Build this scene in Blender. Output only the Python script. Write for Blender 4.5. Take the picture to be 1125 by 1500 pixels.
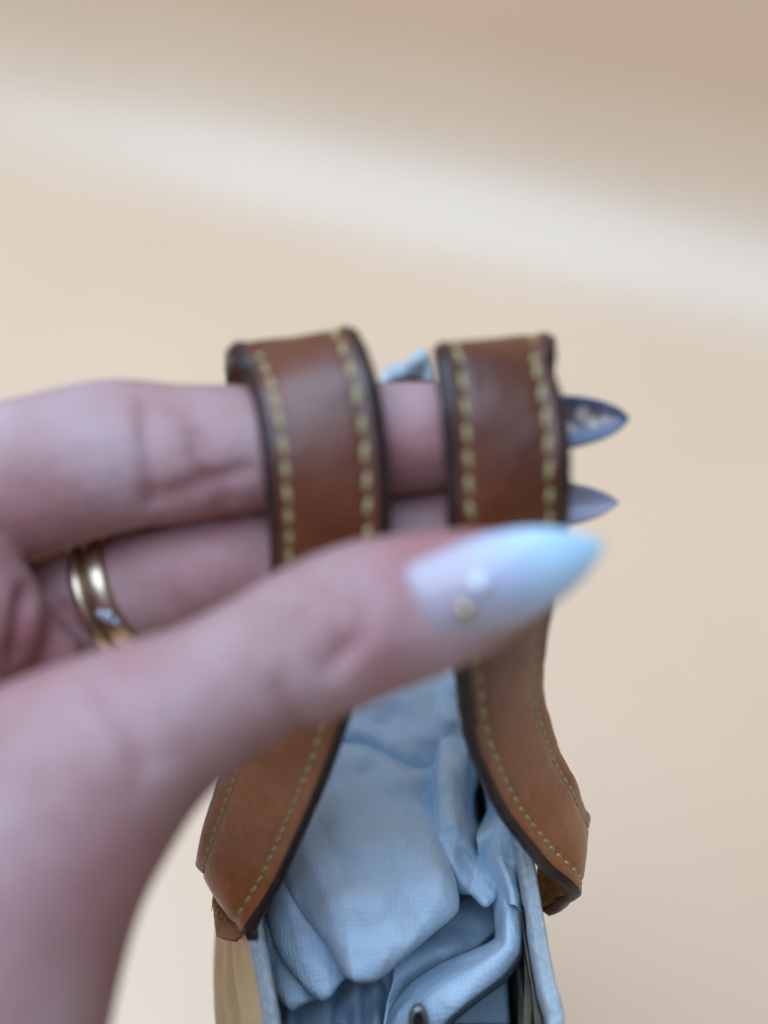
import bpy, bmesh, math, random
import numpy as np
from mathutils import Vector, Matrix, noise
random.seed(7); np.random.seed(7)
S = bpy.context.scene
for o in list(bpy.data.objects): bpy.data.objects.remove(o)

# ------------------------------------------------------------------ camera
F = 2166.0                      # focal length in pixels of a 1125 x 1500 frame
PITCH = math.radians(50)
SP, CP = math.sin(PITCH), math.cos(PITCH)
RIM_U = -0.2332                 # height of the bag's rim relative to the camera
RIM_Z = 0.30
HC = RIM_Z - RIM_U              # camera height above the table
cd = bpy.data.cameras.new('camera'); cam = bpy.data.objects.new('camera', cd)
S.collection.objects.link(cam); S.camera = cam
cam.location = (0, 0, HC); cam.rotation_euler = (math.radians(90) - PITCH, 0, 0)
cd.sensor_fit = 'VERTICAL'; cd.sensor_height = 36; cd.sensor_width = 36
cd.lens = 36 * F / 1500; cd.clip_start = 0.01; cd.clip_end = 50
cd.dof.use_dof = True; cd.dof.focus_distance = 0.254; cd.dof.aperture_fstop = 5.3

# ------------------------------------------------------------------ world and lamps (indoors)
W = bpy.data.worlds.new('World'); S.world = W; W.use_nodes = True
W.node_tree.nodes['Background'].inputs[0].default_value = (0.78, 0.86, 1.0, 1)
W.node_tree.nodes['Background'].inputs[1].default_value = 0.15
def area(name, loc, target, size, power, col):
    l = bpy.data.lights.new(name, 'AREA'); l.size = size; l.energy = power; l.color = col; l.shape = 'DISK'
    o = bpy.data.objects.new(name, l); S.collection.objects.link(o); o.location = loc
    o.rotation_euler = (Vector(target) - Vector(loc)).to_track_quat('-Z', 'Y').to_euler()
    return o
area('window_lamp', (-0.38, 0.14, 1.60), (0, 0.25, 0.2), 1.8, 42.5, (0.51, 0.725, 1.0))
S.view_settings.view_transform = 'Standard'; S.view_settings.look = 'None'
S.view_settings.exposure = 0.0; S.view_settings.gamma = 1.0

# ------------------------------------------------------------------ helpers
def c2w(x, y, d):
    return Vector((x, y * SP + d * CP, HC + y * CP - d * SP))
def at(px, py, d):
    return c2w((px - 562.5) / F * d, -(py - 750) / F * d, d)
def rim_d(py, z=RIM_Z):
    return (HC - z) / (SP + (py - 750) / F * CP)
def on_z(px, py, z):
    return at(px, py, rim_d(py, z))
def rp(px, py, off=0.0):
    return at(px, py, rim_d(py) + off)

def mesh_obj(name, verts, faces, mats, parent=None, smooth=True, mi=None, uvs=None):
    me = bpy.data.meshes.new(name); me.from_pydata([tuple(v) for v in verts], [], faces)
    for m in (mats if isinstance(mats, (list, tuple)) else [mats]): me.materials.append(m)
    if mi is not None: me.polygons.foreach_set('material_index', mi)
    if smooth: me.polygons.foreach_set('use_smooth', [True] * len(me.polygons))
    if uvs is not None:
        ul = me.uv_layers.new(name='UVMap')
        for p in me.polygons:
            for li in p.loop_indices: ul.data[li].uv = uvs[me.loops[li].vertex_index]
    me.update()
    o = bpy.data.objects.new(name, me); S.collection.objects.link(o)
    if parent: o.parent = parent
    return o
def tag(o, label=None, cat=None, group=None, kind=None):
    for k, v in (('label', label), ('category', cat), ('group', group), ('kind', kind)):
        if v: o[k] = v
    return o
def empty(name, loc):
    o = bpy.data.objects.new(name, None); S.collection.objects.link(o); o.location = loc; o.empty_display_size = .01
    bpy.context.view_layer.update()
    return o
def adopt(o, parent):           # parent without moving
    o.parent = parent; o.matrix_parent_inverse = Matrix.Translation(-Vector(parent.location))
    return o

def cr(pts, t):                 # Catmull-Rom through a list of vectors, t in 0..len-1
    n = len(pts); i = min(int(t), n - 2); f = t - i
    p1, p2 = pts[i], pts[i + 1]
    p0 = pts[i - 1] if i > 0 else p1 * 2 - p2
    p3 = pts[i + 2] if i + 2 < n else p2 * 2 - p1
    return 0.5 * ((2 * p1) + (p2 - p0) * f + (2 * p0 - 5 * p1 + 4 * p2 - p3) * f * f + (3 * p1 - p0 - 3 * p2 + p3) * f ** 3)

# ------------------------------------------------------------------ materials
class NT:
    def __init__(s, name):
        s.m = bpy.data.materials.new(name); s.m.use_nodes = True; s.t = s.m.node_tree
        s.b = s.t.nodes['Principled BSDF']
    def n(s, ty, **kw):
        x = s.t.nodes.new(ty)
        for k, v in kw.items():
            if k in x.inputs.keys(): x.inputs[k].default_value = v
            else: setattr(x, k, v)
        return x
    def l(s, a, b): s.t.links.new(a, b)
    def coords(s, what='Object', scale=(1, 1, 1)):
        tc = s.n('ShaderNodeTexCoord'); mp = s.n('ShaderNodeMapping'); mp.inputs['Scale'].default_value = scale
        s.l(tc.outputs[what], mp.inputs[0]); return mp.outputs[0]
    def noise(s, co, scale, detail=4, rough=.55):
        x = s.n('ShaderNodeTexNoise', Scale=scale, Detail=detail, Roughness=rough); s.l(co, x.inputs['Vector']); return x.outputs['Fac']
    def ramp(s, fac, stops):
        r = s.n('ShaderNodeValToRGB'); e = r.color_ramp.elements
        while len(e) < len(stops): e.new(0.5)
        for q, (p, c) in zip(e, stops): q.position = p; q.color = (*c, 1)
        s.l(fac, r.inputs[0]); return r.outputs[0]
    def mix(s, fac, a, b, mode='MIX'):
        x = s.n('ShaderNodeMix', data_type='RGBA', blend_type=mode)
        for v, i in ((fac, 0), (a, 6), (b, 7)):
            if isinstance(v, (int, float)): x.inputs[i].default_value = v
            elif isinstance(v, tuple): x.inputs[i].default_value = (*v, 1)
            else: s.l(v, x.inputs[i])
        return x.outputs[2]
    def bump(s, h, strength, dist, prev=None):
        x = s.n('ShaderNodeBump', Strength=strength, Distance=dist); s.l(h, x.inputs['Height'])
        if prev: s.l(prev, x.inputs['Normal'])
        return x.outputs[0]
    def done(s, col=None, nrm=None, **kw):
        if col is not None:
            if isinstance(col, tuple): s.b.inputs['Base Color'].default_value = (*col, 1)
            else: s.l(col, s.b.inputs['Base Color'])
        if nrm is not None: s.l(nrm, s.b.inputs['Normal'])
        for k, v in kw.items():
            s.b.inputs[k.replace('_', ' ')].default_value = v
        return s.m

def m_leather():
    t = NT('handle_leather'); co = t.coords()
    n1 = t.noise(co, 60, 5); n2 = t.noise(co, 900, 3)
    tan = t.ramp(n1, [(.25, (.22, .060, .015)), (.5, (.345, .098, .024)), (.75, (.44, .142, .040))])
    dark = t.ramp(n1, [(.28, (.075, .015, .005)), (.5, (.135, .028, .008)), (.72, (.20, .046, .012))])
    u = t.n('ShaderNodeSeparateXYZ'); t.l(t.coords('UV'), u.inputs[0])
    grip = t.ramp(u.outputs[1], [(.045, (0, 0, 0)), (.085, (1, 1, 1)), (.17, (1, 1, 1)), (.21, (0, 0, 0))])   # darkened where hands hold it
    c = t.mix(grip, tan, dark)
    c = t.mix(t.ramp(n2, [(.45, (0, 0, 0)), (.75, (.35, .35, .35))]), c, (.13, .036, .011))
    g = t.noise(t.coords('UV', (40, 900, 1)), 6, 4)
    c = t.mix(t.ramp(g, [(.62, (0, 0, 0)), (.74, (.3, .3, .3))]), c, (.40, .15, .05))
    b = t.bump(t.noise(co, 1500, 4), .35, .0003); b = t.bump(g, .22, .0004, b)
    return t.done(c, b, Roughness=.38, Specular_IOR_Level=.6, Coat_Weight=.2, Coat_Roughness=.3)
def m_simple(name, a, b, scale, rough, bump=0, bs=500, bd=.0003, **kw):
    t = NT(name); co = t.coords()
    c = t.ramp(t.noise(co, scale, 5), [(.3, a), (.7, b)])
    nr = t.bump(t.noise(co, bs, 4), bump, bd) if bump else None
    return t.done(c, nr, Roughness=rough, **kw)
M = {}
M['leather'] = m_leather()
M['edge'] = m_simple('dark_glazed_edge', (.018, .008, .008), (.050, .018, .013), 300, .42, .5, 1200)
def m_raw():
    t = NT('raw_leather'); co = t.coords(scale=(1, 1, .12)); co2 = t.coords()
    c = t.ramp(t.noise(co, 900, 5, .7), [(.3, (.09, .034, .006)), (.55, (.26, .11, .018)), (.8, (.48, .26, .07))])
    b = t.bump(t.noise(co, 1800, 4), .9, .0006)
    return t.done(c, b, Roughness=.85)
M['raw'] = m_raw()
def m_fibre():
    t = NT('golden_fibre'); co = t.coords(scale=(1, 1, .2))
    c = t.ramp(t.noise(co, 2200, 4, .7), [(.32, (.34, .18, .05)), (.55, (.80, .55, .22))])
    return t.done(c, t.bump(t.noise(co, 2600, 3), 1, .0005), Roughness=.7)
M['fibre'] = m_fibre()
M['thread'] = m_simple('thread', (.30, .235, .09), (.50, .41, .19), 1200, .6, .5, 4000, .0002)
M['cream'] = m_simple('cream_hide', (.72, .52, .26), (.88, .68, .40), 90, .55, .3, 900)
M['cream_trim'] = m_simple('pale_trim', (.42, .34, .24), (.60, .50, .37), 250, .6, .3, 900)
M['binding'] = m_simple('blue_grey_glazed_binding', (.36, .40, .42), (.58, .61, .62), 700, .42, .7, 1600, .0004, Coat_Weight=.15, Coat_Roughness=.3)
M['lining'] = m_simple('dark_lining', (.012, .009, .010), (.035, .025, .022), 150, .8, .4, 1500)
M['tape'] = m_simple('olive_tape', (.09, .075, .045), (.17, .14, .085), 400, .75, .6, 2500)
M['steel'] = m_simple('dark_steel', (.30, .30, .29), (.46, .45, .43), 500, .38, .2, 900, Metallic=1.0)
M['gold'] = m_simple('gold', (.62, .45, .31), (.70, .52, .37), 100, .34, 0, Metallic=1.0)
M['gem'] = NT('gem').done((.55, .62, .80), Roughness=.03, Transmission_Weight=.5, IOR=2.0, Coat_Weight=1.0)
M['pearl'] = NT('pearl').done((.82, .88, .92), Roughness=.15, Coat_Weight=1.0)
M['bead'] = NT('gold_bead').done((.60, .46, .24), Roughness=.25, Metallic=.9)
def m_tissue():
    t = NT('blue_white_nonwoven'); uv = t.coords('UV'); co = t.coords()
    c = t.ramp(t.noise(co, 45, 4), [(.3, (.65, .80, .93)), (.7, (.72, .85, .96))])
    w = t.n('ShaderNodeTexVoronoi', Scale=1.0, Randomness=.12); mp = t.coords('UV', (1150, 1150, 1)); t.l(mp, w.inputs['Vector'])
    d = t.ramp(w.outputs['Distance'], [(.12, (0, 0, 0)), (.38, (1, 1, 1))])
    c = t.mix(t.ramp(w.outputs['Distance'], [(.15, (.22, .22, .22)), (.35, (0, 0, 0))]), c, (.54, .70, .86))
    b = t.bump(t.noise(co, 130, 5), .5, .0012); b = t.bump(d, .28, .0003, b); b = t.bump(t.noise(co, 2500, 2), .25, .0002, b)
    m = t.done(c, b, Roughness=.8)
    tr = t.n('ShaderNodeBsdfTranslucent'); t.l(c, tr.inputs[0]); t.l(b, tr.inputs[1]); mx = t.n('ShaderNodeMixShader'); mx.inputs[0].default_value = .15
    t.l(t.b.outputs[0], mx.inputs[1]); t.l(tr.outputs[0], mx.inputs[2]); t.l(mx.outputs[0], t.t.nodes['Material Output'].inputs[0])
    return m
M['tissue'] = m_tissue()
def m_skin():
    t = NT('skin'); co = t.coords()
    a = t.noise(co, 38, 4); b2 = t.noise(co, 160, 5); 
    c = t.ramp(a, [(.30, (.29, .125, .115)), (.50, (.44, .242, .228)), (.75, (.53, .35, .35))])
    c = t.mix(t.ramp(b2, [(.5, (0, 0, 0)), (.8, (.35, .35, .35))]), c, (.38, .135, .125))
    at_ = t.n('ShaderNodeAttribute', attribute_name='flush_shade'); c = t.mix(at_.outputs['Fac'], c, (.40, .125, .125))
    nr = t.bump(t.noise(co, 140, 4), .35, .0012); nr = t.bump(t.noise(co, 420, 5), .45, .0007, nr)
    v = t.n('ShaderNodeTexVoronoi', Scale=1500.0); t.l(co, v.inputs['Vector']); nr = t.bump(v.outputs['Distance'], .15, .0002, nr)
    return t.done(c, nr, Roughness=.56, Specular_IOR_Level=.35, Subsurface_Weight=.10, Subsurface_Scale=.002, Subsurface_Radius=(1, .35, .25))
M['skin'] = m_skin()
def m_thumbnail():
    t = NT('ombre_nail_varnish'); u = t.n('ShaderNodeSeparateXYZ'); t.l(t.coords('UV'), u.inputs[0])
    c = t.ramp(u.outputs[0], [(0, (.50, .35, .38)), (.30, (.50, .40, .46)), (.50, (.48, .48, .60)), (.74, (.52, .69, .81))])
    return t.done(c, None, Roughness=.34, Coat_Weight=.3, Coat_Roughness=.1, Subsurface_Weight=.1, Subsurface_Scale=.002)
M['nail_thumb'] = m_thumbnail()
def m_marbled():
    t = NT('marbled_navy_nail_varnish'); uv = t.coords('UV'); u = t.n('ShaderNodeSeparateXYZ'); t.l(uv, u.inputs[0])
    v = t.n('ShaderNodeTexVoronoi', Scale=1.0); t.l(t.coords('UV', (9, 3, 1)), v.inputs['Vector'])
    mott = t.ramp(v.outputs['Distance'], [(.30, (.52, .40, .34)), (.62, (.14, .10, .12))])
    ab = t.n('ShaderNodeMath', operation='ABSOLUTE'); sb = t.n('ShaderNodeMath', operation='SUBTRACT'); sb.inputs[1].default_value = .42
    t.l(u.outputs[1], sb.inputs[0]); t.l(sb.outputs[0], ab.inputs[0])
    c = t.mix(t.ramp(ab.outputs[0], [(.22, (0, 0, 0)), (.40, (1, 1, 1))]), mott, (.05, .085, .17))
    c = t.mix(t.ramp(u.outputs[0], [(.84, (0, 0, 0)), (.96, (1, 1, 1))]), c, (.04, .07, .15))
    return t.done(c, None, Roughness=.38, Coat_Weight=.2, Coat_Roughness=.2)
M['nail_index'] = m_marbled()
M['nail_middle'] = NT('lilac_nail_varnish').done((.36, .34, .42), Roughness=.4, Coat_Weight=.15, Subsurface_Weight=.1, Subsurface_Scale=.002)
def m_table():
    t = NT('peach_backdrop_paper'); co = t.coords()
    c = t.ramp(t.noise(co, 5, 4), [(.3, (.86, .59, .385)), (.7, (.91, .635, .42))])
    s = t.noise(co, 120, 2)
    c = t.mix(t.ramp(s, [(.77, (0, 0, 0)), (.80, (.5, .5, .5))]), c, (.68, .46, .28))
    return t.done(c, t.bump(t.noise(co, 300, 4), .1, .0004), Roughness=.36, Specular_IOR_Level=.75)
M['table'] = m_table()

# ------------------------------------------------------------------ setting: table, skirting, wall
CR = .10                         # radius of the cove where the backdrop turns up
A = on_z(0, 158, CR * .19); B = on_z(1125, 408, CR * .19)
dirv = (B - A).normalized(); nrm = Vector((-dirv.y, dirv.x, 0))
if nrm.y < 0: nrm = -nrm
mid = (A + B) / 2 - nrm * CR * .59
prof = [(-2.4, 0), (-1.2, 0), (-.5, 0), (-.2, 0), (-.05, 0)] + [(CR * math.sin(a), CR - CR * math.cos(a)) for a in np.linspace(0, math.radians(91), 34)]
a0 = prof[-1]; prof += [(a0[0] - .003, a0[1] + .19), (a0[0] - .012, a0[1] + .70)]
v = []; f = []; n = 25
for k in range(n):
    o = mid + dirv * (2.2 * (2 * k / (n - 1) - 1))
    for (a, z) in prof: q = o + nrm * a; v.append((q.x, q.y, z))
m = len(prof)
for k in range(n - 1):
    for j in range(m - 1): f.append((k * m + j, (k + 1) * m + j, (k + 1) * m + j + 1, k * m + j + 1))
tag(mesh_obj('backdrop', v, f, M['table']), kind='structure')

# ------------------------------------------------------------------ handbag
bag = empty('handbag', (0.003, 0.17, 0))
tag(bag, 'pale hide handbag with two stitched brown leather handles and glazed blue-grey rim', 'handbag')

# rim loop, clockwise from the near end: left side going away, far peak, right side coming back
apex = at(614, 534, .312)
rimL = [on_z(405, 1640, RIM_Z), on_z(397, 1500, RIM_Z), on_z(384, 1420, RIM_Z), on_z(371, 1345, RIM_Z), on_z(372, 1240, RIM_Z), on_z(400, 1090, RIM_Z), on_z(445, 900, RIM_Z), on_z(500, 730, RIM_Z),
        at(560, 562, .314) , at(588, 542, .313)]
rimR = [on_z(800, 1640, RIM_Z + .0), on_z(815, 1500, RIM_Z), on_z(802, 1440, RIM_Z), on_z(788, 1360, RIM_Z), on_z(774, 1275, RIM_Z), on_z(758, 1195, RIM_Z), on_z(735, 1080, RIM_Z), on_z(705, 900, RIM_Z), on_z(675, 740, RIM_Z),
        at(642, 585, .314), at(633, 556, .313)]
near = [on_z(470, 1700, RIM_Z), on_z(600, 1720, RIM_Z), on_z(730, 1700, RIM_Z)]
loop = rimL + [apex] + rimR[::-1] + near[::-1]
def closed(pts, n):
    N = len(pts); out = []
    for i in range(n):
        t = i / n * N; k = int(t); f = t - k
        p0, p1, p2, p3 = (pts[(k + j - 1) % N] for j in range(4))
        out.append(0.5 * ((2 * p1) + (p2 - p0) * f + (2 * p0 - 5 * p1 + 4 * p2 - p3) * f * f + (3 * p1 - p0 - 3 * p2 + p3) * f ** 3))
    return out
NL = 220
rim = closed(loop, NL)
cen = sum(rim, Vector()) / NL
def outward(i):
    t = rim[(i + 2) % NL] - rim[i - 2]; n = Vector((t.y, -t.x, 0)).normalized()
    if n.dot(rim[i] - cen) < 0: n = -n
    return n
outs = [outward(i) for i in range(NL)]
outs = [((outs[i - 2] + outs[i - 1] + outs[i] + outs[(i + 1) % NL] + outs[(i + 2) % NL]) / 5).normalized() for i in range(NL)]
def wall_at(i, h):              # outside face of the wall at fraction h below the rim
    p = rim[i]; base = Vector((max(-.040, min(.046, p.x * 2.0)), 0.003 + p.y + (p.y - cen.y) * .10, .004))
    base.x = cen.x + (base.x - cen.x)
    q = p.lerp(base, h); q.z = p.z * (1 - h) + .004 * h
    left = max(0, min(1, (-p.x - .004) / .012))
    q += outs[i] * (.0010 + (.0062 if True else 0) * left * min(1, h * 9) * (1 - .6 * h))
    q += outs[i] * (.00055 * math.sin(h * 190 + 1.2 * noise.noise(p * 60)) + .0004 * math.sin(h * 77)) * left * min(1, h * 20)
    if left == 0: q += outs[i] * (-.003 * min(1, h * 6) * (1 - h))
    return q
hs = [0] + list(np.linspace(.006, .2, 40)) + [.35, .55, .75, .92, 1]
v = []; f = []
for h in hs:
    for i in range(NL): v.append(wall_at(i, h))
for a in range(len(hs) - 1):
    for i in range(NL): j = (i + 1) % NL; f.append((a * NL + i, a * NL + j, (a + 1) * NL + j, (a + 1) * NL + i))
adopt(mesh_obj('outer_wall', v, f, M['cream']), bag)
v = []; f = []
hin = [0, .02, .05, .1, .2, .4, .7, .95]
for h in hin:
    for i in range(NL): v.append(wall_at(i, h) - outs[i] * .0024 - Vector((0, 0, .001)))
for a in range(len(hin) - 1):
    for i in range(NL): j = (i + 1) % NL; f.append((a * NL + i, (a + 1) * NL + i, (a + 1) * NL + j, a * NL + j))
f.append(tuple((len(hin) - 1) * NL + i for i in range(NL)))
adopt(mesh_obj('lining', v, f, M['lining']), bag)
# glazed binding on the rim: two ridges with a groove
v = []; f = []
secs = [(-.0023, -.0045), (-.0025, -.0008), (-.0017, .0006), (-.0007, .0009), (-.0001, .0004), (.0005, .0011), (.0014, .0012), (.0021, .0003), (.0022, -.0045)]
for i in range(NL):
    w = 1 + .10 * noise.noise(rim[i] * 160)
    for (a, z) in secs: v.append(rim[i] + outs[i] * a * .60 * w + Vector((0, 0, z + .0004 * noise.noise(rim[i] * 300))))
m = len(secs)
for i in range(NL):
    j = (i + 1) % NL
    for k in range(m - 1): f.append((i * m + k, j * m + k, j * m + k + 1, i * m + k + 1))
adopt(mesh_obj('rim_binding', v, f, M['binding']), bag)
def tube(pts, rad, n=10, cap=True):
    v = []; f = []; up = Vector((.3, .2, 1)).normalized()
    for i, p in enumerate(pts):
        t = (pts[min(i + 1, len(pts) - 1)] - pts[max(i - 1, 0)]).normalized()
        a = t.cross(up).normalized(); b = a.cross(t)
        r = rad(i / (len(pts) - 1)) if callable(rad) else rad
        for k in range(n): th = 2 * math.pi * k / n; v.append(p + a * math.cos(th) * r + b * math.sin(th) * r)
    for i in range(len(pts) - 1):
        for k in range(n): q = (k + 1) % n; f.append((i * n + k, i * n + q, (i + 1) * n + q, (i + 1) * n + k))
    if cap: f.append(tuple(range(n))[::-1]); f.append(tuple((len(pts) - 1) * n + k for k in range(n)))
    return v, f
# folded knot where the binding meets at the far peak
kp = [at(598, 541, .3085), at(606, 531, .3075), at(614, 524, .3075), at(623, 528, .308), at(629, 540, .3085), at(631, 556, .309)]
kk = [cr(kp, t) for t in np.linspace(0, len(kp) - 1, 40)]
v, f = tube(kk, lambda t: .0012 + .0007 * math.exp(-((t - .45) / .16) ** 2), 10)
adopt(mesh_obj('rim_knot', v, f, M['binding']), bag)
# olive tapes hanging inside the right wall
for off, px0, px1, dz in ((.0045, 764, 786, .010), (.0065, 757, 774, .015)):
    pts = [on_z(px0 + (px1 - px0) * t + 4 * math.sin(t * 7 + off * 900), 1330 + 300 * t, RIM_Z - dz) for t in np.linspace(0, 1, 24)]
    v = []; f = []
    for i, p in enumerate(pts):
        for (a, z) in ((0, .003), (.0009, .0035), (.0016, .003), (.0016, -.012), (0, -.012)): v.append(p + Vector((a, 0, z)))
    for i in range(len(pts) - 1):
        for k in range(4): f.append((i * 5 + k, (i + 1) * 5 + k, (i + 1) * 5 + k + 1, i * 5 + k + 1))
    adopt(mesh_obj('inner_tape', v, f, M['tape']), bag)

# ---- handles
SW, TH = .0170, .0029
def sec_px(L, R, d, s=0, w=SW):  # strap cross-section from two edge pixels; s: sign of (right edge depth - left edge depth)
    l0, r0 = at(*L, d), at(*R, d); cur = (r0 - l0).length
    dd = math.sqrt(max(0, w * w - cur * cur)) * s
    return at(*L, d - dd / 2), at(*R, d + dd / 2)
def ribbon(secs, name, parent, per=9, dense_w=True):
    Ls = [s[0] for s in secs]; Rs = [s[1] for s in secs]
    n = (len(secs) - 1) * per
    raw = [(cr(Ls, t), cr(Rs, t)) for t in np.linspace(0, len(secs) - 1, n + 1)]
    mids = [(a + b) / 2 for a, b in raw]
    cum = [0]
    for i in range(1, len(mids)): cum.append(cum[-1] + (mids[i] - mids[i - 1]).length)
    def frame(s):                # mid, tangent, width dir, normal at arc length s
        i = int(np.searchsorted(cum, s)) - 1; i = max(0, min(len(cum) - 2, i))
        fr = (s - cum[i]) / max(1e-9, cum[i + 1] - cum[i])
        a = raw[i][0].lerp(raw[i + 1][0], fr); b = raw[i][1].lerp(raw[i + 1][1], fr)
        lo = max(0, i - 1); hi = min(len(mids) - 1, i + 2)
        t = (mids[hi] - mids[lo]).normalized(); w = (b - a).normalized()
        w = (w - t * w.dot(t)).normalized()
        return (a + b) / 2, t, w, w.cross(t).normalized()
    L = cum[-1]; N = int(L / .0012); print('handle length', L)
    half = SW / 2
    prof = []                    # (v, height, material)
    for vv in np.linspace(-1, 1, 23):
        e = max(0, abs(vv) - .86) / .14
        h = -.0009 * e * e - .00035 * math.exp(-((abs(vv) - .65) / .07) ** 2) + .0003 * (1 - (vv / .7) ** 2 if abs(vv) < .7 else 0)
        prof.append((vv, h))
    prof += [(1.03, -.0012), (1.03, -.0019), (.985, -TH + .0001), (.93, -TH), (.5, -TH), (0, -TH), (-.5, -TH), (-.93, -TH), (-.985, -TH + .0001), (-1.03, -.0019), (-1.03, -.0012)]
    m = len(prof); v = []; f = []; mi = []; uv = []
    for i in range(N + 1):
        s = L * i / N; p, t, w, nn = frame(s)
        for (a, h) in prof:
            q = p + w * a * half + nn * h
            jit = noise.noise(q * 420) * .00022 * (.7 if abs(a) > .95 else .5)
            v.append(q + nn * jit + w * jit); uv.append((a * half, s))
    for i in range(N):
        for k in range(m):
            q = (k + 1) % m; f.append((i * m + k, i * m + q, (i + 1) * m + q, (i + 1) * m + k))
            lo_ = 1 if (i < N * .25 or i > N * .8) else 2
            mi.append(0 if lo_ <= k <= 21 - lo_ else (2 if 26 <= k <= 29 else 1))
    f.append(tuple(range(m))[::-1]); mi.append(2); f.append(tuple(N * m + k for k in range(m))); mi.append(2)
    o = mesh_obj(name, v, f, [M['leather'], M['edge'], M['raw']], None, True, mi, uv)
    adopt(o, parent)
    return o, frame, L
# a stitch: a short bulging capsule, shared
def stitch_mesh():
    v = []; f = []; n = 8; L = [(-1, .25), (-.8, .75), (-.3, 1), (.3, 1), (.8, .75), (1, .25)]
    for (x, r) in L:
        for k in range(n): th = 2 * math.pi * k / n; v.append((x * .00138, math.cos(th) * r * .00050, math.sin(th) * r * .00032 - .0001 * abs(x)))
    for i in range(len(L) - 1):
        for k in range(n): q = (k + 1) % n; f.append((i * n + k, i * n + q, (i + 1) * n + q, (i + 1) * n + k))
    f.append(tuple(range(n))[::-1]); f.append(tuple((len(L) - 1) * n + k for k in range(n)))
    me = bpy.data.meshes.new('stitch'); me.from_pydata(v, [], f); me.materials.append(M['thread'])
    me.polygons.foreach_set('use_smooth', [True] * len(me.polygons)); return me
STM = stitch_mesh()
def stitch_rows(o, frame, L, s0, s1):
    for side in (-1, 1):         # closer stitches towards the sewn ends
        s = s0 + (.0009 if side > 0 else 0)
        while s < L - s1:
            near = max(0, min(1, (min(s - s0, L - s1 - s) - .022) / .03)); near = near * near * (3 - 2 * near)
            pitch = .0023 + .0014 * near
            p, t, w, nn = frame(s + random.uniform(-.00015, .00015))
            q = p + w * side * .65 * SW / 2 + nn * (-.00022)
            tt = (t + w * side * .16 + w * random.uniform(-.08, .08)).normalized(); ww = nn.cross(tt).normalized()
            mt = Matrix((tt * (.66 + .34 * near) * random.uniform(.92, 1.08), ww * (.72 + .28 * near), nn)).transposed().to_4x4(); mt.translation = q
            e = bpy.data.objects.new('stitch', STM); S.collection.objects.link(e)
            e.parent = o; e.matrix_basis = mt
            s += pitch

nb = sec_px((845, 1288), (862, 1196), .2555, 1)
yb = (nb[0].y + nb[1].y) / 2; zb = nb[0].z
def wsec(x, yL, yR, z, zz=None): return Vector((x, yL, z)), Vector((x, yR, z if zz is None else zz))
# right handle, from near anchor up over the hand and down to the far anchor
xl, yl0, yr0 = nb[0].x, nb[0].y, nb[1].y
right = [
    sec_px((800, 1334), (792, 1246), .2680, 1),
    sec_px((828, 1329), (822, 1238), .2660, 1),
    sec_px((847, 1308), (858, 1214), .2602, 1),
    nb,
    sec_px((792, 1232), (860, 1176), .2500, 1),
    sec_px((741, 1158), (826, 1122), .2420, 1),
    sec_px((703, 1068), (800, 1040), .2320, 1),
    sec_px((683, 975), (806, 950), .2225, 1),
    sec_px((670, 880), (824, 865), .2135, 1),
    sec_px((660, 785), (836, 770), .2065, 1),
    sec_px((655, 690), (836, 678), .2030, 1),
    sec_px((650, 595), (828, 585), .2028, 1),
    sec_px((643, 520), (808, 506), .2065, 1),
    sec_px((645, 507), (801, 490), .2140, 1),
    sec_px((652, 530), (799, 514), .2240, 1),
    sec_px((660, 600), (790, 590), .2330, 0),
    (Vector((.0100, yb + .052, 0.3500)), Vector((.0240, yb + .045, 0.3520))),
    (Vector((.0190, yb + .068, 0.3260)), Vector((.0295, yb + .055, 0.3280))),
    (Vector((.0285, yb + .076, 0.3090)), Vector((.0310, yb + .0595, 0.3100))),
    (Vector((.0290, yb + .077, 0.2960)), Vector((.0310, yb + .0600, 0.2960))),
    (Vector((.0235, yb + .077, 0.2900)), Vector((.0255, yb + .0600, 0.2900))),
]
hr, frR, LR = ribbon(right, 'handle', bag)
tag(hr, 'brown leather handle nearer the long fingertips, with orange raw underside at its fold')
stitch_rows(hr, frR, LR, .013, .012)
nl = sec_px((286, 1258), (356, 1362), .2470, -1)
yl1, yr1 = nl[0].y, nl[1].y; zl = nl[0].z
left = [
    (nl[0] + Vector((.0072, .000, -.0036)), nl[1] + Vector((.0045, .003, -.0024))),
    (nl[0] + Vector((.0036, .000, -.0044)), nl[1] + Vector((.0026, .002, -.0034))),
    (nl[0] + Vector((.0004, .000, -.0028)), nl[1] + Vector((.0004, .0003, -.0028))),
    nl,
    sec_px((300, 1196), (400, 1298), .2430, -1),
    sec_px((322, 1130), (440, 1215), .2365, -1),
    sec_px((348, 1060), (477, 1125), .2290, -1),
    sec_px((372, 985), (508, 1030), .2220, -1),
    sec_px((390, 900), (545, 920), .2150, -1),
    sec_px((394, 815), (566, 815), .2090, -1),
    sec_px((389, 725), (569, 715), .2050, -1),
    sec_px((381, 635), (562, 622), .2040, -1),
    sec_px((368, 560), (545, 548), .2055, -1),
    sec_px((355, 512), (517, 496), .2110, -1),
    sec_px((342, 506), (500, 492), .2170, -1),
    sec_px((337, 530), (490, 520), .2260, 0),
    sec_px((345, 600), (480, 590), .2350, 0),
    (Vector((-.0270, yb + .044, 0.3500)), Vector((-.0140, yb + .053, 0.3500))),
    (Vector((-.0300, yb + .054, 0.3260)), Vector((-.0215, yb + .068, 0.3260))),
    (Vector((-.0305, yb + .0595, 0.3090)), Vector((-.0280, yb + .076, 0.3090))),
    (Vector((-.0300, yb + .060, 0.2960)), Vector((-.0285, yb + .077, 0.2960))),
    (Vector((-.0245, yb + .060, 0.2900)), Vector((-.0230, yb + .077, 0.2900))),
]
hl, frL, LL = ribbon(left, 'handle', bag)
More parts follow.
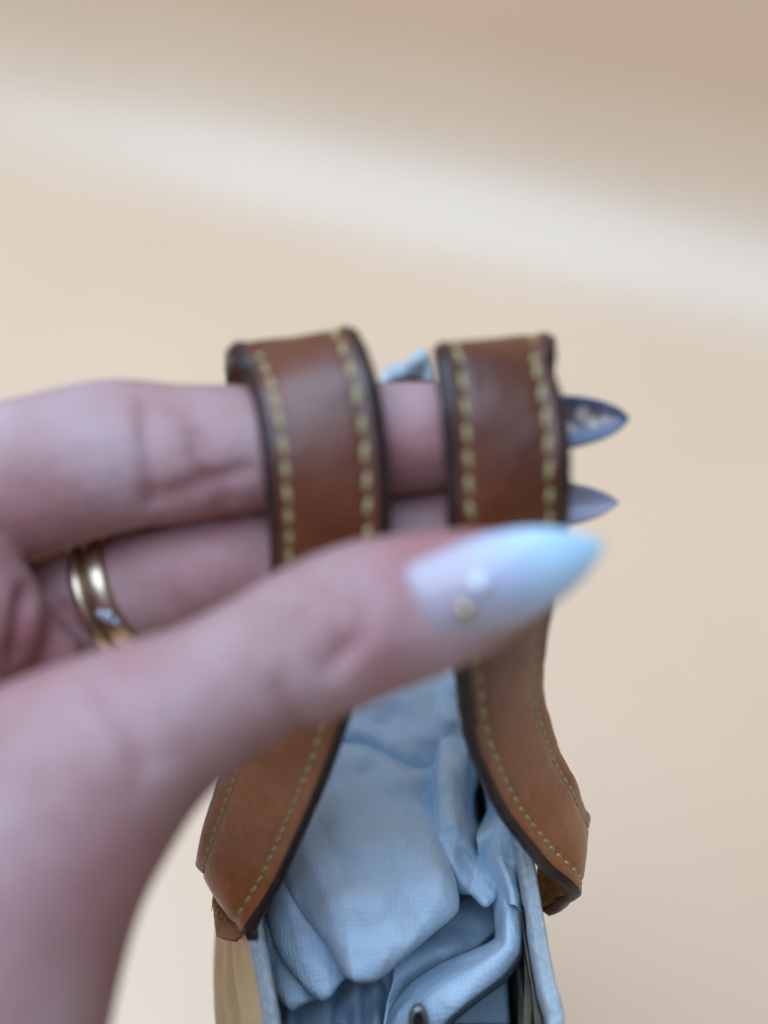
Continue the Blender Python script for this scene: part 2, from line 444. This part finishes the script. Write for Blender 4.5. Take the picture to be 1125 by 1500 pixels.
tag(hl, 'brown leather handle nearer the palm, with grain scratches and golden fibres at its fold')
stitch_rows(hl, frL, LL, .0095, .012)
# anchor tab with golden raw fibres outside the left wall, under the handle's fold
ft = []; ff = []
g = [[(311, 1300), (322, 1308), (335, 1330)], [(312, 1330), (324, 1338), (338, 1352)], [(314, 1352), (326, 1358), (342, 1366)], [(317, 1372), (328, 1377), (346, 1380)]]
for r, row in enumerate(g):
    for c_, (x, y) in enumerate(row): ft.append(at(x, y, .2530 - .0012 * c_ - .0002 * r))
nf = len(ft)
for p in list(ft): ft.append(p + Vector((.002, .004, -.004)))
for r in range(3):
    for c_ in range(2):
        i = r * 3 + c_; ff.append((i, i + 3, i + 4, i + 1)); ff.append((nf + i, nf + i + 1, nf + i + 4, nf + i + 3))
bd = [0, 1, 2, 5, 8, 11, 10, 9, 6, 3]
for a, b in zip(bd, bd[1:] + bd[:1]): ff.append((a, b, nf + b, nf + a))
tb = mesh_obj('anchor_tab', ft, ff, [M['fibre'], M['leather']], None, True, [0 if i < 8 else 1 for i in range(len(ff))])
adopt(tb, bag); tb['label'] = 'golden frayed leather tab at the handle fold'
sv = [at(*q) for q in ((313, 1350, .2512), (338, 1352, .2490), (378, 1318, .2490), (314, 1372, .2510), (346, 1380, .2484), (383, 1345, .2486))]
sv += [p + Vector((.002, .005, -.003)) for p in sv]
sf = [(0, 3, 4, 1), (1, 4, 5, 2), (6, 7, 10, 9), (7, 8, 11, 10), (0, 1, 7, 6), (1, 2, 8, 7), (2, 5, 11, 8), (5, 4, 10, 11), (4, 3, 9, 10), (3, 0, 6, 9)]
M['tan'] = m_simple('tan_hide', (.36, .16, .06), (.48, .23, .10), 300, .6, .4, 900)
st = mesh_obj('anchor_strip', sv, sf, M['tan'], None, False); adopt(st, bag)
bv = st.modifiers.new('bevel', 'BEVEL'); bv.width = .0007; bv.segments = 3
fr_v = []; fr_f = []
for k in range(70):              # loose fibres
    u = random.random(); a = at(313 + 22 * u + random.uniform(-2, 2), 1308 + 18 * u + random.uniform(0, 22), .2520 - .0022 * u)
    b = a + Vector((random.uniform(-.0006, .0006), random.uniform(-.001, .0), random.uniform(-.004, -.0018)))
    mid_ = (a + b) / 2 + Vector((random.uniform(-.0005, .0005), -.0004, 0))
    vv, f2 = tube([a, mid_, b], .00009, 4); o0 = len(fr_v); fr_v += vv; fr_f += [tuple(i + o0 for i in q) for q in f2]
fb = mesh_obj('loose_fibres', fr_v, fr_f, M['fibre']); adopt(fb, bag); fb['kind'] = 'stuff'

# ---- steel zip pull poking up at the near end
zc = rp(613, 1503, -.001); zx = Vector((1, 0, 0)); zy = c2w(0, 1, 0) - c2w(0, 0, 0); zn = (c2w(0, 0, -1) - c2w(0, 0, 0))
zy = (zy * .99 + zn * .1).normalized(); zn = zx.cross(zy)
def stadium(hw, hh, n=40):
    return [(hw * math.cos(a), (hh if math.sin(a) > 0 else -hh) * 1.0 * abs(math.sin(a)) ** .8) for a in np.linspace(0, 2 * math.pi, n, endpoint=False)]
rings = [(.92, 0.0, -.0011), (1.0, 0, -.0004), (1.0, 0, .0004), (.88, 0, .0009), (.66, 0, .0010), (.46, 0, .0004), (.40, 0, -.0011)]
v = []; f = []; n = 40
for (s, _, z) in rings:
    for (x, y) in stadium(.00165 * s, .0036 * (1 - (1 - s) * .7)): v.append(zc + zx * x + zy * y + zn * z)
for r in range(len(rings)):
    r2 = (r + 1) % len(rings)
    for k in range(n): q = (k + 1) % n; f.append((r * n + k, r * n + q, r2 * n + q, r2 * n + k))
zp = adopt(mesh_obj('zip_pull', v, f, M['steel']), bag); zp['label'] = 'small dark steel zip pull with an oval slot'
core = [zc + zx * x + zy * y - zn * .0009 for (x, y) in stadium(.0010, .0026)]  # dark sheet added to stand in for shade inside the slot
adopt(mesh_obj('slot_shade', core, [tuple(range(40))], M['lining'], None, False), bag)
v, f = tube([zc - zy * .0048 - zn * .0012, zc - zy * .0085 - zn * .002, zc - zy * .014 - zn * .004], .0021, 14)
adopt(mesh_obj('zip_slider', v, f, M['steel']), bag)

# ------------------------------------------------------------------ stuffing cloth inside the bag
TV, TF, TU = [], [], []
def mixcr(p, t):                # mostly straight between control points, so folds stay crisp
    i = min(int(t), len(p) - 2)
    return p[i].lerp(p[i + 1], t - i) * .45 + cr(p, t) * .55
def tri(x): return 4 * abs(x - math.floor(x) - .5) - 1
FN = [(Vector((math.cos(a), math.sin(a), .4 * math.sin(3 * a))), fq, ph) for a, fq, ph in ((.4, 95, .1), (1.15, 70, .4), (2.0, 110, .75), (2.75, 82, .2))]
def crumple(q, seed):
    w = noise.noise(q * 45 + Vector((seed, 7, 0))) * .45
    m = .5 + .5 * noise.noise(q * 60 + Vector((3, seed, 1)))
    return sum(tri(q.dot(n) * fq + ph + seed * .37 + w) * (.3 + .7 * (.5 + .5 * noise.noise(q * 50 + Vector((k * 5, 0, seed))))) for k, (n, fq, ph) in enumerate(FN)) * m
def patch(rows, nu=44, nv=44, wr=.0006, seed=0.0):
    P = [[rp(*q) for q in row] for row in rows]
    v0 = len(TV)
    for i in range(nv + 1):
        tv = i / nv * (len(P) - 1)
        cols = [mixcr([P[r][c] for r in range(len(P))], tv) for c in range(len(P[0]))]
        for j in range(nu + 1):
            q = mixcr(cols, j / nu * (len(cols) - 1))
            s = Vector((q.x * 1.0, q.y * 1.0, q.z * .6))
            wv = noise.noise(s * 90 + Vector((seed, 0, 0))) + .55 * (1 - abs(noise.noise(s * 150 + Vector((0, seed, 3))) * 2.2)) + .3 * noise.noise(s * 320) + 2.2 * crumple(s, seed)
            q = q + (Vector((0, 0, HC)) - q).normalized() * wr * wv
            TV.append(q); TU.append((q.x + .35 * q.z, q.y * 1.2 + seed * .0003))
    for i in range(nv):
        for j in range(nu):
            a = v0 + i * (nu + 1) + j; TF.append((a, a + 1, a + nu + 2, a + nu + 1))
# broad flap in the middle; the outer columns curl under
patch([[(470, 880, .02), (490, 880, .006), (580, 880, .002), (645, 880, .004), (690, 880, .008), (688, 890, .03)],
       [(450, 1000, .02), (470, 1000, .006), (570, 1010, .001), (630, 1010, .002), (708, 1000, .006), (706, 1010, .03)],
       [(440, 1075, .02), (456, 1070, .006), (540, 1070, .001), (605, 1100, .002), (672, 1100, .008), (690, 1110, .03)],
       [(430, 1098, .022), (444, 1086, .0085), (536, 1092, .0045), (604, 1125, .005), (650, 1122, .009), (670, 1130, .03)],
       [(424, 1125, .02), (438, 1104, .004), (530, 1106, .000), (602, 1140, .0005), (642, 1146, .008), (660, 1150, .03)],
       [(410, 1190, .024), (418, 1180, .006), (505, 1160, -.0015), (592, 1190, .000), (636, 1196, .006), (650, 1200, .03)],
       [(408, 1262, .026), (407, 1258, .008), (490, 1240, -.003), (590, 1246, -.003), (664, 1292, .003), (656, 1292, .03)],
       [(446, 1328, .028), (440, 1328, .007), (505, 1322, -.003), (590, 1326, -.003), (667, 1334, .003), (658, 1328, .03)],
       [(490, 1384, .028), (484, 1388, .006), (512, 1390, -.001), (570, 1386, -.001), (622, 1374, .004), (612, 1364, .03)],
       [(504, 1412, .028), (499, 1420, .007), (520, 1432, .002), (552, 1430, .003), (578, 1412, .007), (570, 1400, .03)],
       [(508, 1412, .030), (506, 1424, .013), (522, 1436, .010), (548, 1434, .011), (570, 1416, .013), (562, 1402, .03)],
       [(508, 1405, .034), (508, 1408, .034), (524, 1418, .034), (546, 1416, .034), (562, 1402, .034), (558, 1400, .034)]], 110, 150, .0006, 1)
# two folds stepping down to its left
patch([[(392, 1230, .03), (384, 1240, .014), (430, 1250, .010), (480, 1290, .010), (530, 1330, .014)],
       [(392, 1305, .03), (385, 1306, .014), (425, 1318, .009), (475, 1355, .009), (530, 1390, .014)],
       [(412, 1378, .03), (404, 1382, .014), (438, 1386, .010), (475, 1400, .010), (525, 1420, .015)],
       [(440, 1424, .03), (432, 1428, .014), (456, 1434, .011), (480, 1434, .011), (520, 1425, .016)],
       [(464, 1450, .03), (458, 1456, .016), (472, 1463, .013), (484, 1456, .013), (506, 1424, .018)],
       [(464, 1444, .036), (462, 1450, .034), (472, 1456, .034), (482, 1446, .034), (500, 1420, .036)]], 70, 80, .0007, 5)
patch([[(374, 1260, .034), (366, 1270, .020), (395, 1285, .016), (430, 1340, .017), (480, 1400, .022)],
       [(378, 1352, .034), (371, 1356, .020), (402, 1370, .016), (436, 1400, .017), (480, 1430, .022)],
       [(396, 1420, .034), (390, 1424, .020), (412, 1436, .017), (442, 1446, .018), (480, 1450, .023)],
       [(418, 1462, .036), (412, 1468, .022), (426, 1478, .019), (446, 1468, .019), (472, 1458, .024)],
       [(420, 1456, .044), (416, 1462, .042), (428, 1470, .042), (446, 1460, .042), (466, 1440, .042)]], 60, 66, .0008, 9)
# pleats hanging at the near end
patch([[(x, y, .036 + (.003, .010, .002, .007)[k % 4] + (.004 if y < 1450 else 0)) for k, x in enumerate((375 + 3 * math.sin(y), 392, 425, 447 + 8 * math.sin(y * .02), 480, 492 + 6 * math.sin(y * .03), 523, 536, 552, 566 - 5 * math.sin(y * .025), 578, 604, 640))] for y in (1390, 1430, 1480, 1540, 1620)], 120, 40, .0012, 13)
# rolled lobes on the right
patch([[(604, 1010, .014), (650, 1000, .004), (690, 1010, .006), (712, 1040, .016)],
       [(614, 1085, .013), (648, 1075, .001), (684, 1085, .004), (708, 1110, .018)],
       [(620, 1150, .013), (645, 1145, .000), (676, 1150, .005), (692, 1165, .020)],
       [(622, 1215, .013), (648, 1212, .000), (678, 1205, .006), (694, 1200, .020)],
       [(634, 1258, .013), (662, 1260, .002), (690, 1250, .006), (712, 1235, .018)],
       [(650, 1290, .014), (680, 1296, .006), (705, 1296, .006), (735, 1270, .014)],
       [(664, 1306, .018), (690, 1308, .011), (712, 1326, .008), (742, 1292, .014)],
       [(668, 1300, .040), (690, 1304, .040), (714, 1318, .040), (742, 1290, .040)]], 80, 120, .0016, 17)
patch([[(690, 1060, .022), (715, 1070, .012), (738, 1090, .014)],
       [(706, 1130, .022), (728, 1135, .009), (752, 1160, .012)],
       [(716, 1185, .018), (738, 1185, .006), (762, 1215, .010)],
       [(700, 1225, .010), (730, 1220, .004), (768, 1260, .010)],
       [(702, 1262, .009), (734, 1260, .003), (772, 1300, .010)],
       [(726, 1300, .012), (748, 1300, .004), (774, 1330, .012)],
       [(730, 1325, .014), (752, 1325, .006), (774, 1350, .014)]], 72, 110, .0016, 23)
patch([[(722, 1290, .016), (742, 1292, .008), (760, 1305, .009), (774, 1310, .018)],
       [(727, 1345, .014), (744, 1345, .006), (760, 1350, .008), (772, 1352, .020)],
       [(727, 1376, .014), (742, 1386, .005), (756, 1396, .008), (764, 1400, .020)],
       [(698, 1392, .016), (714, 1410, .006), (732, 1428, .008), (738, 1436, .022)],
       [(650, 1412, .018), (668, 1436, .008), (690, 1460, .010), (696, 1468, .026)],
       [(606, 1440, .020), (626, 1466, .010), (654, 1490, .012), (660, 1498, .028)],
       [(576, 1476, .022), (596, 1506, .014), (622, 1530, .016), (630, 1540, .030)],
       [(556, 1540, .026), (576, 1560, .018), (600, 1580, .020), (610, 1590, .034)]], 50, 120, .0010, 29)
patch([[(590, 1360, .030), (650, 1330, .032), (745, 1290, .036)],
       [(578, 1404, .022), (640, 1385, .024), (735, 1350, .034)],
       [(576, 1432, .020), (630, 1405, .022), (700, 1385, .030)],
       [(566, 1470, .022), (600, 1450, .026), (660, 1420, .030)],
       [(556, 1540, .026), (590, 1520, .030), (640, 1490, .034)]], 44, 40, .0007, 37)
# deep sheet closing the heap from below
patch([[(c_ + w_ * k / 2, y, .046) for k in (-2, -1, 0, 1, 2)] for y, c_, w_ in ((840, 578, 80), (930, 576, 85), (1100, 570, 112), (1300, 570, 150), (1420, 575, 165), (1500, 580, 165))], 50, 70, .0012, 41)
ti = mesh_obj('stuffing_cloth', TV, TF, M['tissue'], None, True, None, TU)
so = ti.modifiers.new('thickness', 'SOLIDIFY'); so.thickness = .0004; so.offset = -1
tag(ti, 'crumpled pale blue nonwoven cloth stuffed into the open handbag', 'cloth')

# ------------------------------------------------------------------ hand
H = lambda px, py, d, r: (np.array(at(px, py, d)), r * .001)
chains = {
 'index': [H(-200, 775, .228, 13.0), H(-60, 720, .221, 11.6), H(70, 690, .2180, 11.6), H(165, 667, .2170, 11.2), H(260, 664, .2170, 10.2), H(400, 655, .2175, 9.2), H(510, 646, .2175, 8.7), H(610, 640, .2175, 8.1), H(720, 632, .2180, 7.2), H(770, 628, .2185, 6.0)],
 'middle': [H(-190, 985, .248, 12.5), H(-40, 945, .237, 10.2), H(90, 893, .2310, 9.4), H(180, 860, .2295, 9.2), H(290, 836, .2260, 9.5), H(420, 818, .2250, 8.8), H(600, 793, .2240, 7.9), H(730, 765, .2250, 6.8), H(775, 752, .2260, 5.6)],
 'ring': [H(-260, 1075, .266, 12), H(-40, 1040, .262, 9.5), H(130, 1005, .262, 9.2), H(220, 990, .256, 8.4), H(270, 985, .246, 7.2)],
 'pinky': [H(-270, 1170, .272, 11), H(-60, 1130, .270, 8.3), H(70, 1105, .270, 7.8), H(140, 1090, .262, 7.2), H(165, 1085, .254, 6.3)],
 'thumb': [H(742, 846, .1960, 5.8), H(700, 862, .1955, 8.0), H(610, 888, .1950, 9.7), H(540, 906, .1945, 10.4), H(470, 936, .1940, 10.5), H(390, 974, .1935, 9.7), H(300, 1022, .1930, 10.0), H(200, 1078, .1925, 12.2), H(105, 1150, .1920, 15.5), H(-10, 1265, .1910, 20.0), H(-110, 1450, .188, 24), H(-210, 1750, .178, 26.5), H(-300, 2100, .165, 29)],
 'palm1': [H(-190, 790, .229, 14), H(-190, 1050, .215, 20), H(-170, 1420, .195, 25)],
 'palm2': [H(-230, 980, .250, 13), H(-240, 1200, .230, 20), H(-210, 1500, .200, 26)],
 'palm3': [H(-270, 1130, .268, 12), H(-290, 1300, .245, 18), H(-250, 1600, .205, 26)],
 'fill': [H(-160, 880, .240, 13), H(-20, 850, .238, 10), H(60, 830, .238, 7)],
 'web': [H(-150, 900, .212, 17), H(-60, 905, .2125, 12.0), H(-15, 912, .2160, 8.4), H(25, 925, .2190, 5.6), H(75, 955, .2200, 4.2)],
}
ks = {'index': .004, 'middle': .0012, 'ring': .003, 'pinky': .003, 'thumb': .005, 'palm1': .010, 'palm2': .012, 'palm3': .012, 'web': .0022, 'fill': .003}
order = ['palm1', 'palm2', 'palm3', 'thumb', 'ring', 'pinky', 'index', 'fill', 'web', 'middle']
allp = np.array([p for c in chains.values() for p, r in c]); rr = max(r for c in chains.values() for p, r in c)
VS = .0009
lo = allp.min(0) - rr - .004; hi = allp.max(0) + rr + .004
lo[2] = max(lo[2], RIM_Z - .09)
dims = np.ceil((hi - lo) / VS).astype(int) + 1
axs = [lo[i] + VS * np.arange(dims[i]) for i in range(3)]
D = np.full(dims, 1.0, np.float32)
def resample(ch, m=5):
    P = [Vector((*p, r * 10)) for p, r in ch]; out = []
    for t in np.linspace(0, len(P) - 1, (len(P) - 1) * m + 1):
        q = cr(P, t); out.append((np.array(q[:3]), q[3] / 10))
    return out
def chain_sdf(ch, X, Y, Z):
    out = None
    for (a, ra), (b, rb) in zip(ch[:-1], ch[1:]):
        ab = b - a; L2 = ab @ ab
        t = np.clip(((X - a[0]) * ab[0] + (Y - a[1]) * ab[1] + (Z - a[2]) * ab[2]) / L2, 0, 1)
        d = np.sqrt((X - a[0] - t * ab[0]) ** 2 + (Y - a[1] - t * ab[1]) ** 2 + (Z - a[2] - t * ab[2]) ** 2) - (ra + (rb - ra) * t)
        if out is None: out = d
        else: out = np.minimum(out, d)
    return out
for nme in order:
    ch = chains[nme]; k = ks[nme]
    pts = np.array([p for p, r in ch]); rm = max(r for p, r in ch) + .012
    i0 = np.maximum(0, ((pts.min(0) - rm - lo) / VS).astype(int)); i1 = np.minimum(dims, ((pts.max(0) + rm - lo) / VS).astype(int) + 1)
    sl = tuple(slice(a, b) for a, b in zip(i0, i1))
    X, Y, Z = (axs[i][sl[i]].reshape([-1 if j == i else 1 for j in range(3)]).astype(np.float32) for i in range(3))
    d = chain_sdf([(p.astype(np.float32), r) for p, r in resample(ch)], X, Y, Z).astype(np.float32)
    o = D[sl]; h = np.clip(.5 + .5 * (o - d) / k, 0, 1)
    D[sl] = o * (1 - h) + d * h - k * h * (1 - h)
def surface_nets(D):
    s = D < 0
    c = np.zeros(tuple(n - 1 for n in D.shape), np.int8)
    for i in (0, 1):
        for j in (0, 1):
            for k in (0, 1): c += s[i:s.shape[0] - 1 + i, j:s.shape[1] - 1 + j, k:s.shape[2] - 1 + k]
    cells = np.argwhere((c > 0) & (c < 8))
    idx = -np.ones(c.shape, np.int64); idx[tuple(cells.T)] = np.arange(len(cells))
    acc = np.zeros((len(cells), 3)); cnt = np.zeros(len(cells))
    corners = [(i, j, k) for i in (0, 1) for j in (0, 1) for k in (0, 1)]
    for a in corners:
        for ax in range(3):
            if a[ax]: continue
            b = list(a); b[ax] = 1
            da = D[tuple((cells + a).T)]; db = D[tuple((cells + b).T)]
            m = (da < 0) != (db < 0); t = np.where(m, da / np.where(m, da - db, 1), 0)
            p = np.array(a, float)[None].repeat(len(cells), 0); p[:, ax] = t
            acc[m] += p[m]; cnt[m] += 1
    V = cells + acc / cnt[:, None]
    Fs = []
    for ax in range(3):
        u, w = (ax + 1) % 3, (ax + 2) % 3
        n = [0, 0, 0]; n[ax] = 1
        sa = [slice(None)] * 3; sb = [slice(None)] * 3; sa[ax] = slice(0, -1); sb[ax] = slice(1, None)
        e = np.argwhere(s[tuple(sa)] != s[tuple(sb)])
        e = e[(e[:, u] > 0) & (e[:, w] > 0) & (e[:, u] < D.shape[u] - 1) & (e[:, w] < D.shape[w] - 1)]
        du = np.zeros(3, int); du[u] = 1; dw = np.zeros(3, int); dw[w] = 1
        q = np.stack([idx[tuple((e - du - dw).T)], idx[tuple((e - dw).T)], idx[tuple(e.T)], idx[tuple((e - du).T)]], 1)
        ins = s[tuple(e.T)]; q[~ins] = q[~ins][:, ::-1]; Fs.append(q)
    return V, np.concatenate(Fs)
V, Fq = surface_nets(D)
V = lo + V * VS
# creases: pressed in along short lines on the side of the skin they belong to (pixels of the front side)
Vx = V[:, 0]; yy = V[:, 1]; zz = V[:, 2] - HC
cy = yy * SP + zz * CP; cdp = yy * CP - zz * SP
PX = 562.5 + F * Vx / cdp; PY = 750 - F * cy / cdp
def crease(pts, dmin, dmax, width, depth):
    best = np.full(len(V), 1e9)
    for (x0, y0), (x1, y1) in zip(pts[:-1], pts[1:]):
        L2 = (x1 - x0) ** 2 + (y1 - y0) ** 2
        t = np.clip(((PX - x0) * (x1 - x0) + (PY - y0) * (y1 - y0)) / L2, 0, 1)
        best = np.minimum(best, np.hypot(PX - x0 - t * (x1 - x0), PY - y0 - t * (y1 - y0)))
    m = (cdp > dmin) & (cdp < dmax)
    return np.where(m, depth * np.exp(-(best / width) ** 2), 0)
dis = crease([(212, 590), (216, 650), (222, 735)], .19, .216, 9, .00055)
dis += crease([(285, 640), (300, 690), (330, 735)], .19, .216, 12, .0006)
dis += crease([(232, 732), (310, 705), (360, 690)], .19, .216, 14, .0004)
dis += crease([(470, 860), (492, 910), (505, 960)], .17, .192, 12, .0006)
dis += crease([(445, 875), (455, 920), (480, 985)], .17, .192, 11, .0005)
dis += crease([(520, 850), (535, 890), (535, 930)], .17, .192, 12, .0004)
dis += crease([(410, 1010), (430, 1050), (440, 1080)], .17, .195, 12, .0004)
dis += crease([(400, 895), (408, 940), (425, 990)], .17, .192, 10, .0003)
dis += crease([(490, 985), (500, 960), (520, 940)], .17, .195, 9, .0005)
dis += crease([(150, 1010), (190, 1060), (215, 1120)], .16, .195, 16, .0004)
dis += crease([(38, 870), (32, 915), (24, 960)], .19, .222, 10, .0012)
dis += crease([(90, 890), (110, 915), (150, 930)], .19, .226, 9, .0008)
me = bpy.data.meshes.new('hand'); me.from_pydata(V.tolist(), [], Fq.tolist()); me.update()
me.polygons.foreach_set('use_smooth', [True] * len(me.polygons)); me.materials.append(M['skin'])
nn_ = np.zeros(len(V) * 3); me.vertices.foreach_get('normal', nn_); nn_ = nn_.reshape(-1, 3)
ctr = V + nn_ * .001
V2 = V - nn_ * dis[:, None] * 2.4
me.vertices.foreach_set('co', V2.ravel()); me.update()
fl = np.zeros(len(V))  # redness at tips and knuckles, plus dark-red shade painted between the fingers
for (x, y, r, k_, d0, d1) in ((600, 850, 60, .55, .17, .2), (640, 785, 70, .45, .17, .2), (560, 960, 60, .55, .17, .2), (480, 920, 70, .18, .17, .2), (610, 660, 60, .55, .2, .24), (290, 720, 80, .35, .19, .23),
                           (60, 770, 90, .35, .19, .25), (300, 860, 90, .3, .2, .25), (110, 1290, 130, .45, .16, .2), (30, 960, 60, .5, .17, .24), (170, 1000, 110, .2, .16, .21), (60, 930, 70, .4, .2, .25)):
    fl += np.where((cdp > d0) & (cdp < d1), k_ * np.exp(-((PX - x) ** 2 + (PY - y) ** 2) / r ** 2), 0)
fl = np.clip(fl + dis * 220, 0, .75)  # creases coloured darker too, painting in their shade
fa_ = me.attributes.new('flush_shade', 'FLOAT', 'POINT'); fa_.data.foreach_set('value', fl.astype(np.float32))
hand = bpy.data.objects.new('hand', me); S.collection.objects.link(hand)
smm = hand.modifiers.new('smooth', 'SMOOTH'); smm.iterations = 5; smm.factor = .5
tag(hand, 'left hand with long almond nails pinching both brown leather handles', 'hand')

def nail(name, a, b, hw, dome, arch, mat, lift=None, flip=1, square=.42, taper=.8):
    A3, B3 = at(*a), at(*b); ax = (B3 - A3); Ln = ax.length; ax.normalize()
    vw = (Vector((0, 0, HC)) - (A3 + B3) / 2).normalized()
    if lift: vw = (vw + lift).normalized()
    sd = ax.cross(vw).normalized(); up = sd.cross(ax).normalized()
    nu, nv = 40, 18; v = []; f = []; uv = []
    for i in range(nu + 1):
        u = i / nu
        w = hw * (min(1, (u / .10 + .02)) ** .45 if u < .10 else 1) * (1 if u < square else max(0.02, 1 - ((u - square) / (1 - square)) ** 2.0) ** taper) * (0.93 + .07 * math.sin(min(1, u / square) * math.pi / 2))
        for j in range(nv + 1):
            t = 2 * j / nv - 1
            z = -dome * t * t * (w / hw) ** 2 * flip + arch * (1 - (2 * u - .9) ** 2) * flip - dome * (1 - (w / hw) ** 2) * .55 * flip
            v.append(A3 + ax * (u * Ln) + sd * (t * w) + up * z); uv.append((u, j / nv))
    for i in range(nu):
        for j in range(nv): q = i * (nv + 1) + j; f.append((q, q + nv + 1, q + nv + 2, q + 1))
    o = mesh_obj(name, v, f, mat, None, True, None, uv)
    s = o.modifiers.new('thickness', 'SOLIDIFY'); s.thickness = .0006; s.offset = -1
    o.parent = hand; return o, up
def ball(name, c, r, mat, parent, sq=1.0, nrm_=None, seg=16):
    bm = bmesh.new(); bmesh.ops.create_uvsphere(bm, u_segments=seg, v_segments=10, radius=r)
    me = bpy.data.meshes.new(name); bm.to_mesh(me); bm.free(); me.materials.append(mat)
    me.polygons.foreach_set('use_smooth', [True] * len(me.polygons))
    o = bpy.data.objects.new(name, me); S.collection.objects.link(o); o.location = c; o.parent = parent; return o
tn, tup = nail('nail', (598, 906, .1857), (886, 801, .1862), .0061, .0030, .0009, M['nail_thumb'], Vector((0, -.26, -.22)))
tn['label'] = 'long thumb nail fading from lilac to pale blue with two beads'
ball('pearl', at(702, 854, .1838), .00115, M['pearl'], tn)
ball('gold_bead', at(681, 893, .1842), .00105, M['bead'], tn)
n2, _ = nail('nail', (735, 624, .2185), (918, 613, .2200), .0041, .0016, .0004, M['nail_index'], None, -1, .35, .58)
n2['label'] = 'dark blue marbled fingertip nail'
n3, _ = nail('nail', (745, 742, .2255), (904, 736, .2265), .0036, .0016, .0004, M['nail_middle'], None, -1, .3, .7)
n3['label'] = 'plain lilac fingertip nail'

# ------------------------------------------------------------------ two gold rings on the middle finger
fa = Vector(chains['middle'][2][0]); fb_ = Vector(chains['middle'][3][0]); fc = Vector(chains['middle'][4][0])
def ring_band(name, pos, rad, width, thick, label):
    axd = (fc - fa).normalized(); axd = (axd + Vector((-.10, 0, 0.04))).normalized()
    a = axd.cross(Vector((0, 0, 1))).normalized(); b = a.cross(axd)
    n = 72; prof = [(-.5, 0), (-.48, .6), (-.25, .95), (0, 1), (.25, .95), (.48, .6), (.5, 0)]
    v = []; f = []
    for i in range(n):
        th = 2 * math.pi * i / n; dr = a * math.cos(th) + b * math.sin(th)
        for (x, z) in prof: v.append(pos + axd * x * width + dr * (rad + z * thick))
    m = len(prof)
    for i in range(n):
        j = (i + 1) % n
        for k in range(m): q = (k + 1) % m; f.append((i * m + k, j * m + k, j * m + q, i * m + q))
    e = empty(name, pos); o = adopt(mesh_obj('band', v, f, M['gold']), e)
    tag(e, label, 'ring', 'gold rings'); return e, axd
p1 = fa.lerp(fb_, .76); p2 = fa.lerp(fb_, 1.05)
ring_band('gold_ring', p1, .00935, .0021, .0011, 'thin plain gold ring on the finger, nearer the palm')
e2, axd = ring_band('gold_ring', p2, .00935, .0040, .0012, 'wider gold ring set with small clear stones')
vdir = (Vector((0, 0, HC)) - p2).normalized()
for (px, py, r) in ((153, 893, .0007), (163, 896, .0010), (171, 905, .0006)):
    dv = at(px, py, .2210) - p2; dv -= axd * dv.dot(axd) * .6; dv.normalize()
    c = p2 + dv * .0106 + axd * ((px - 158) * .00006)
    adopt(ball('gem', c, r, M['gem'], None, seg=10), e2)
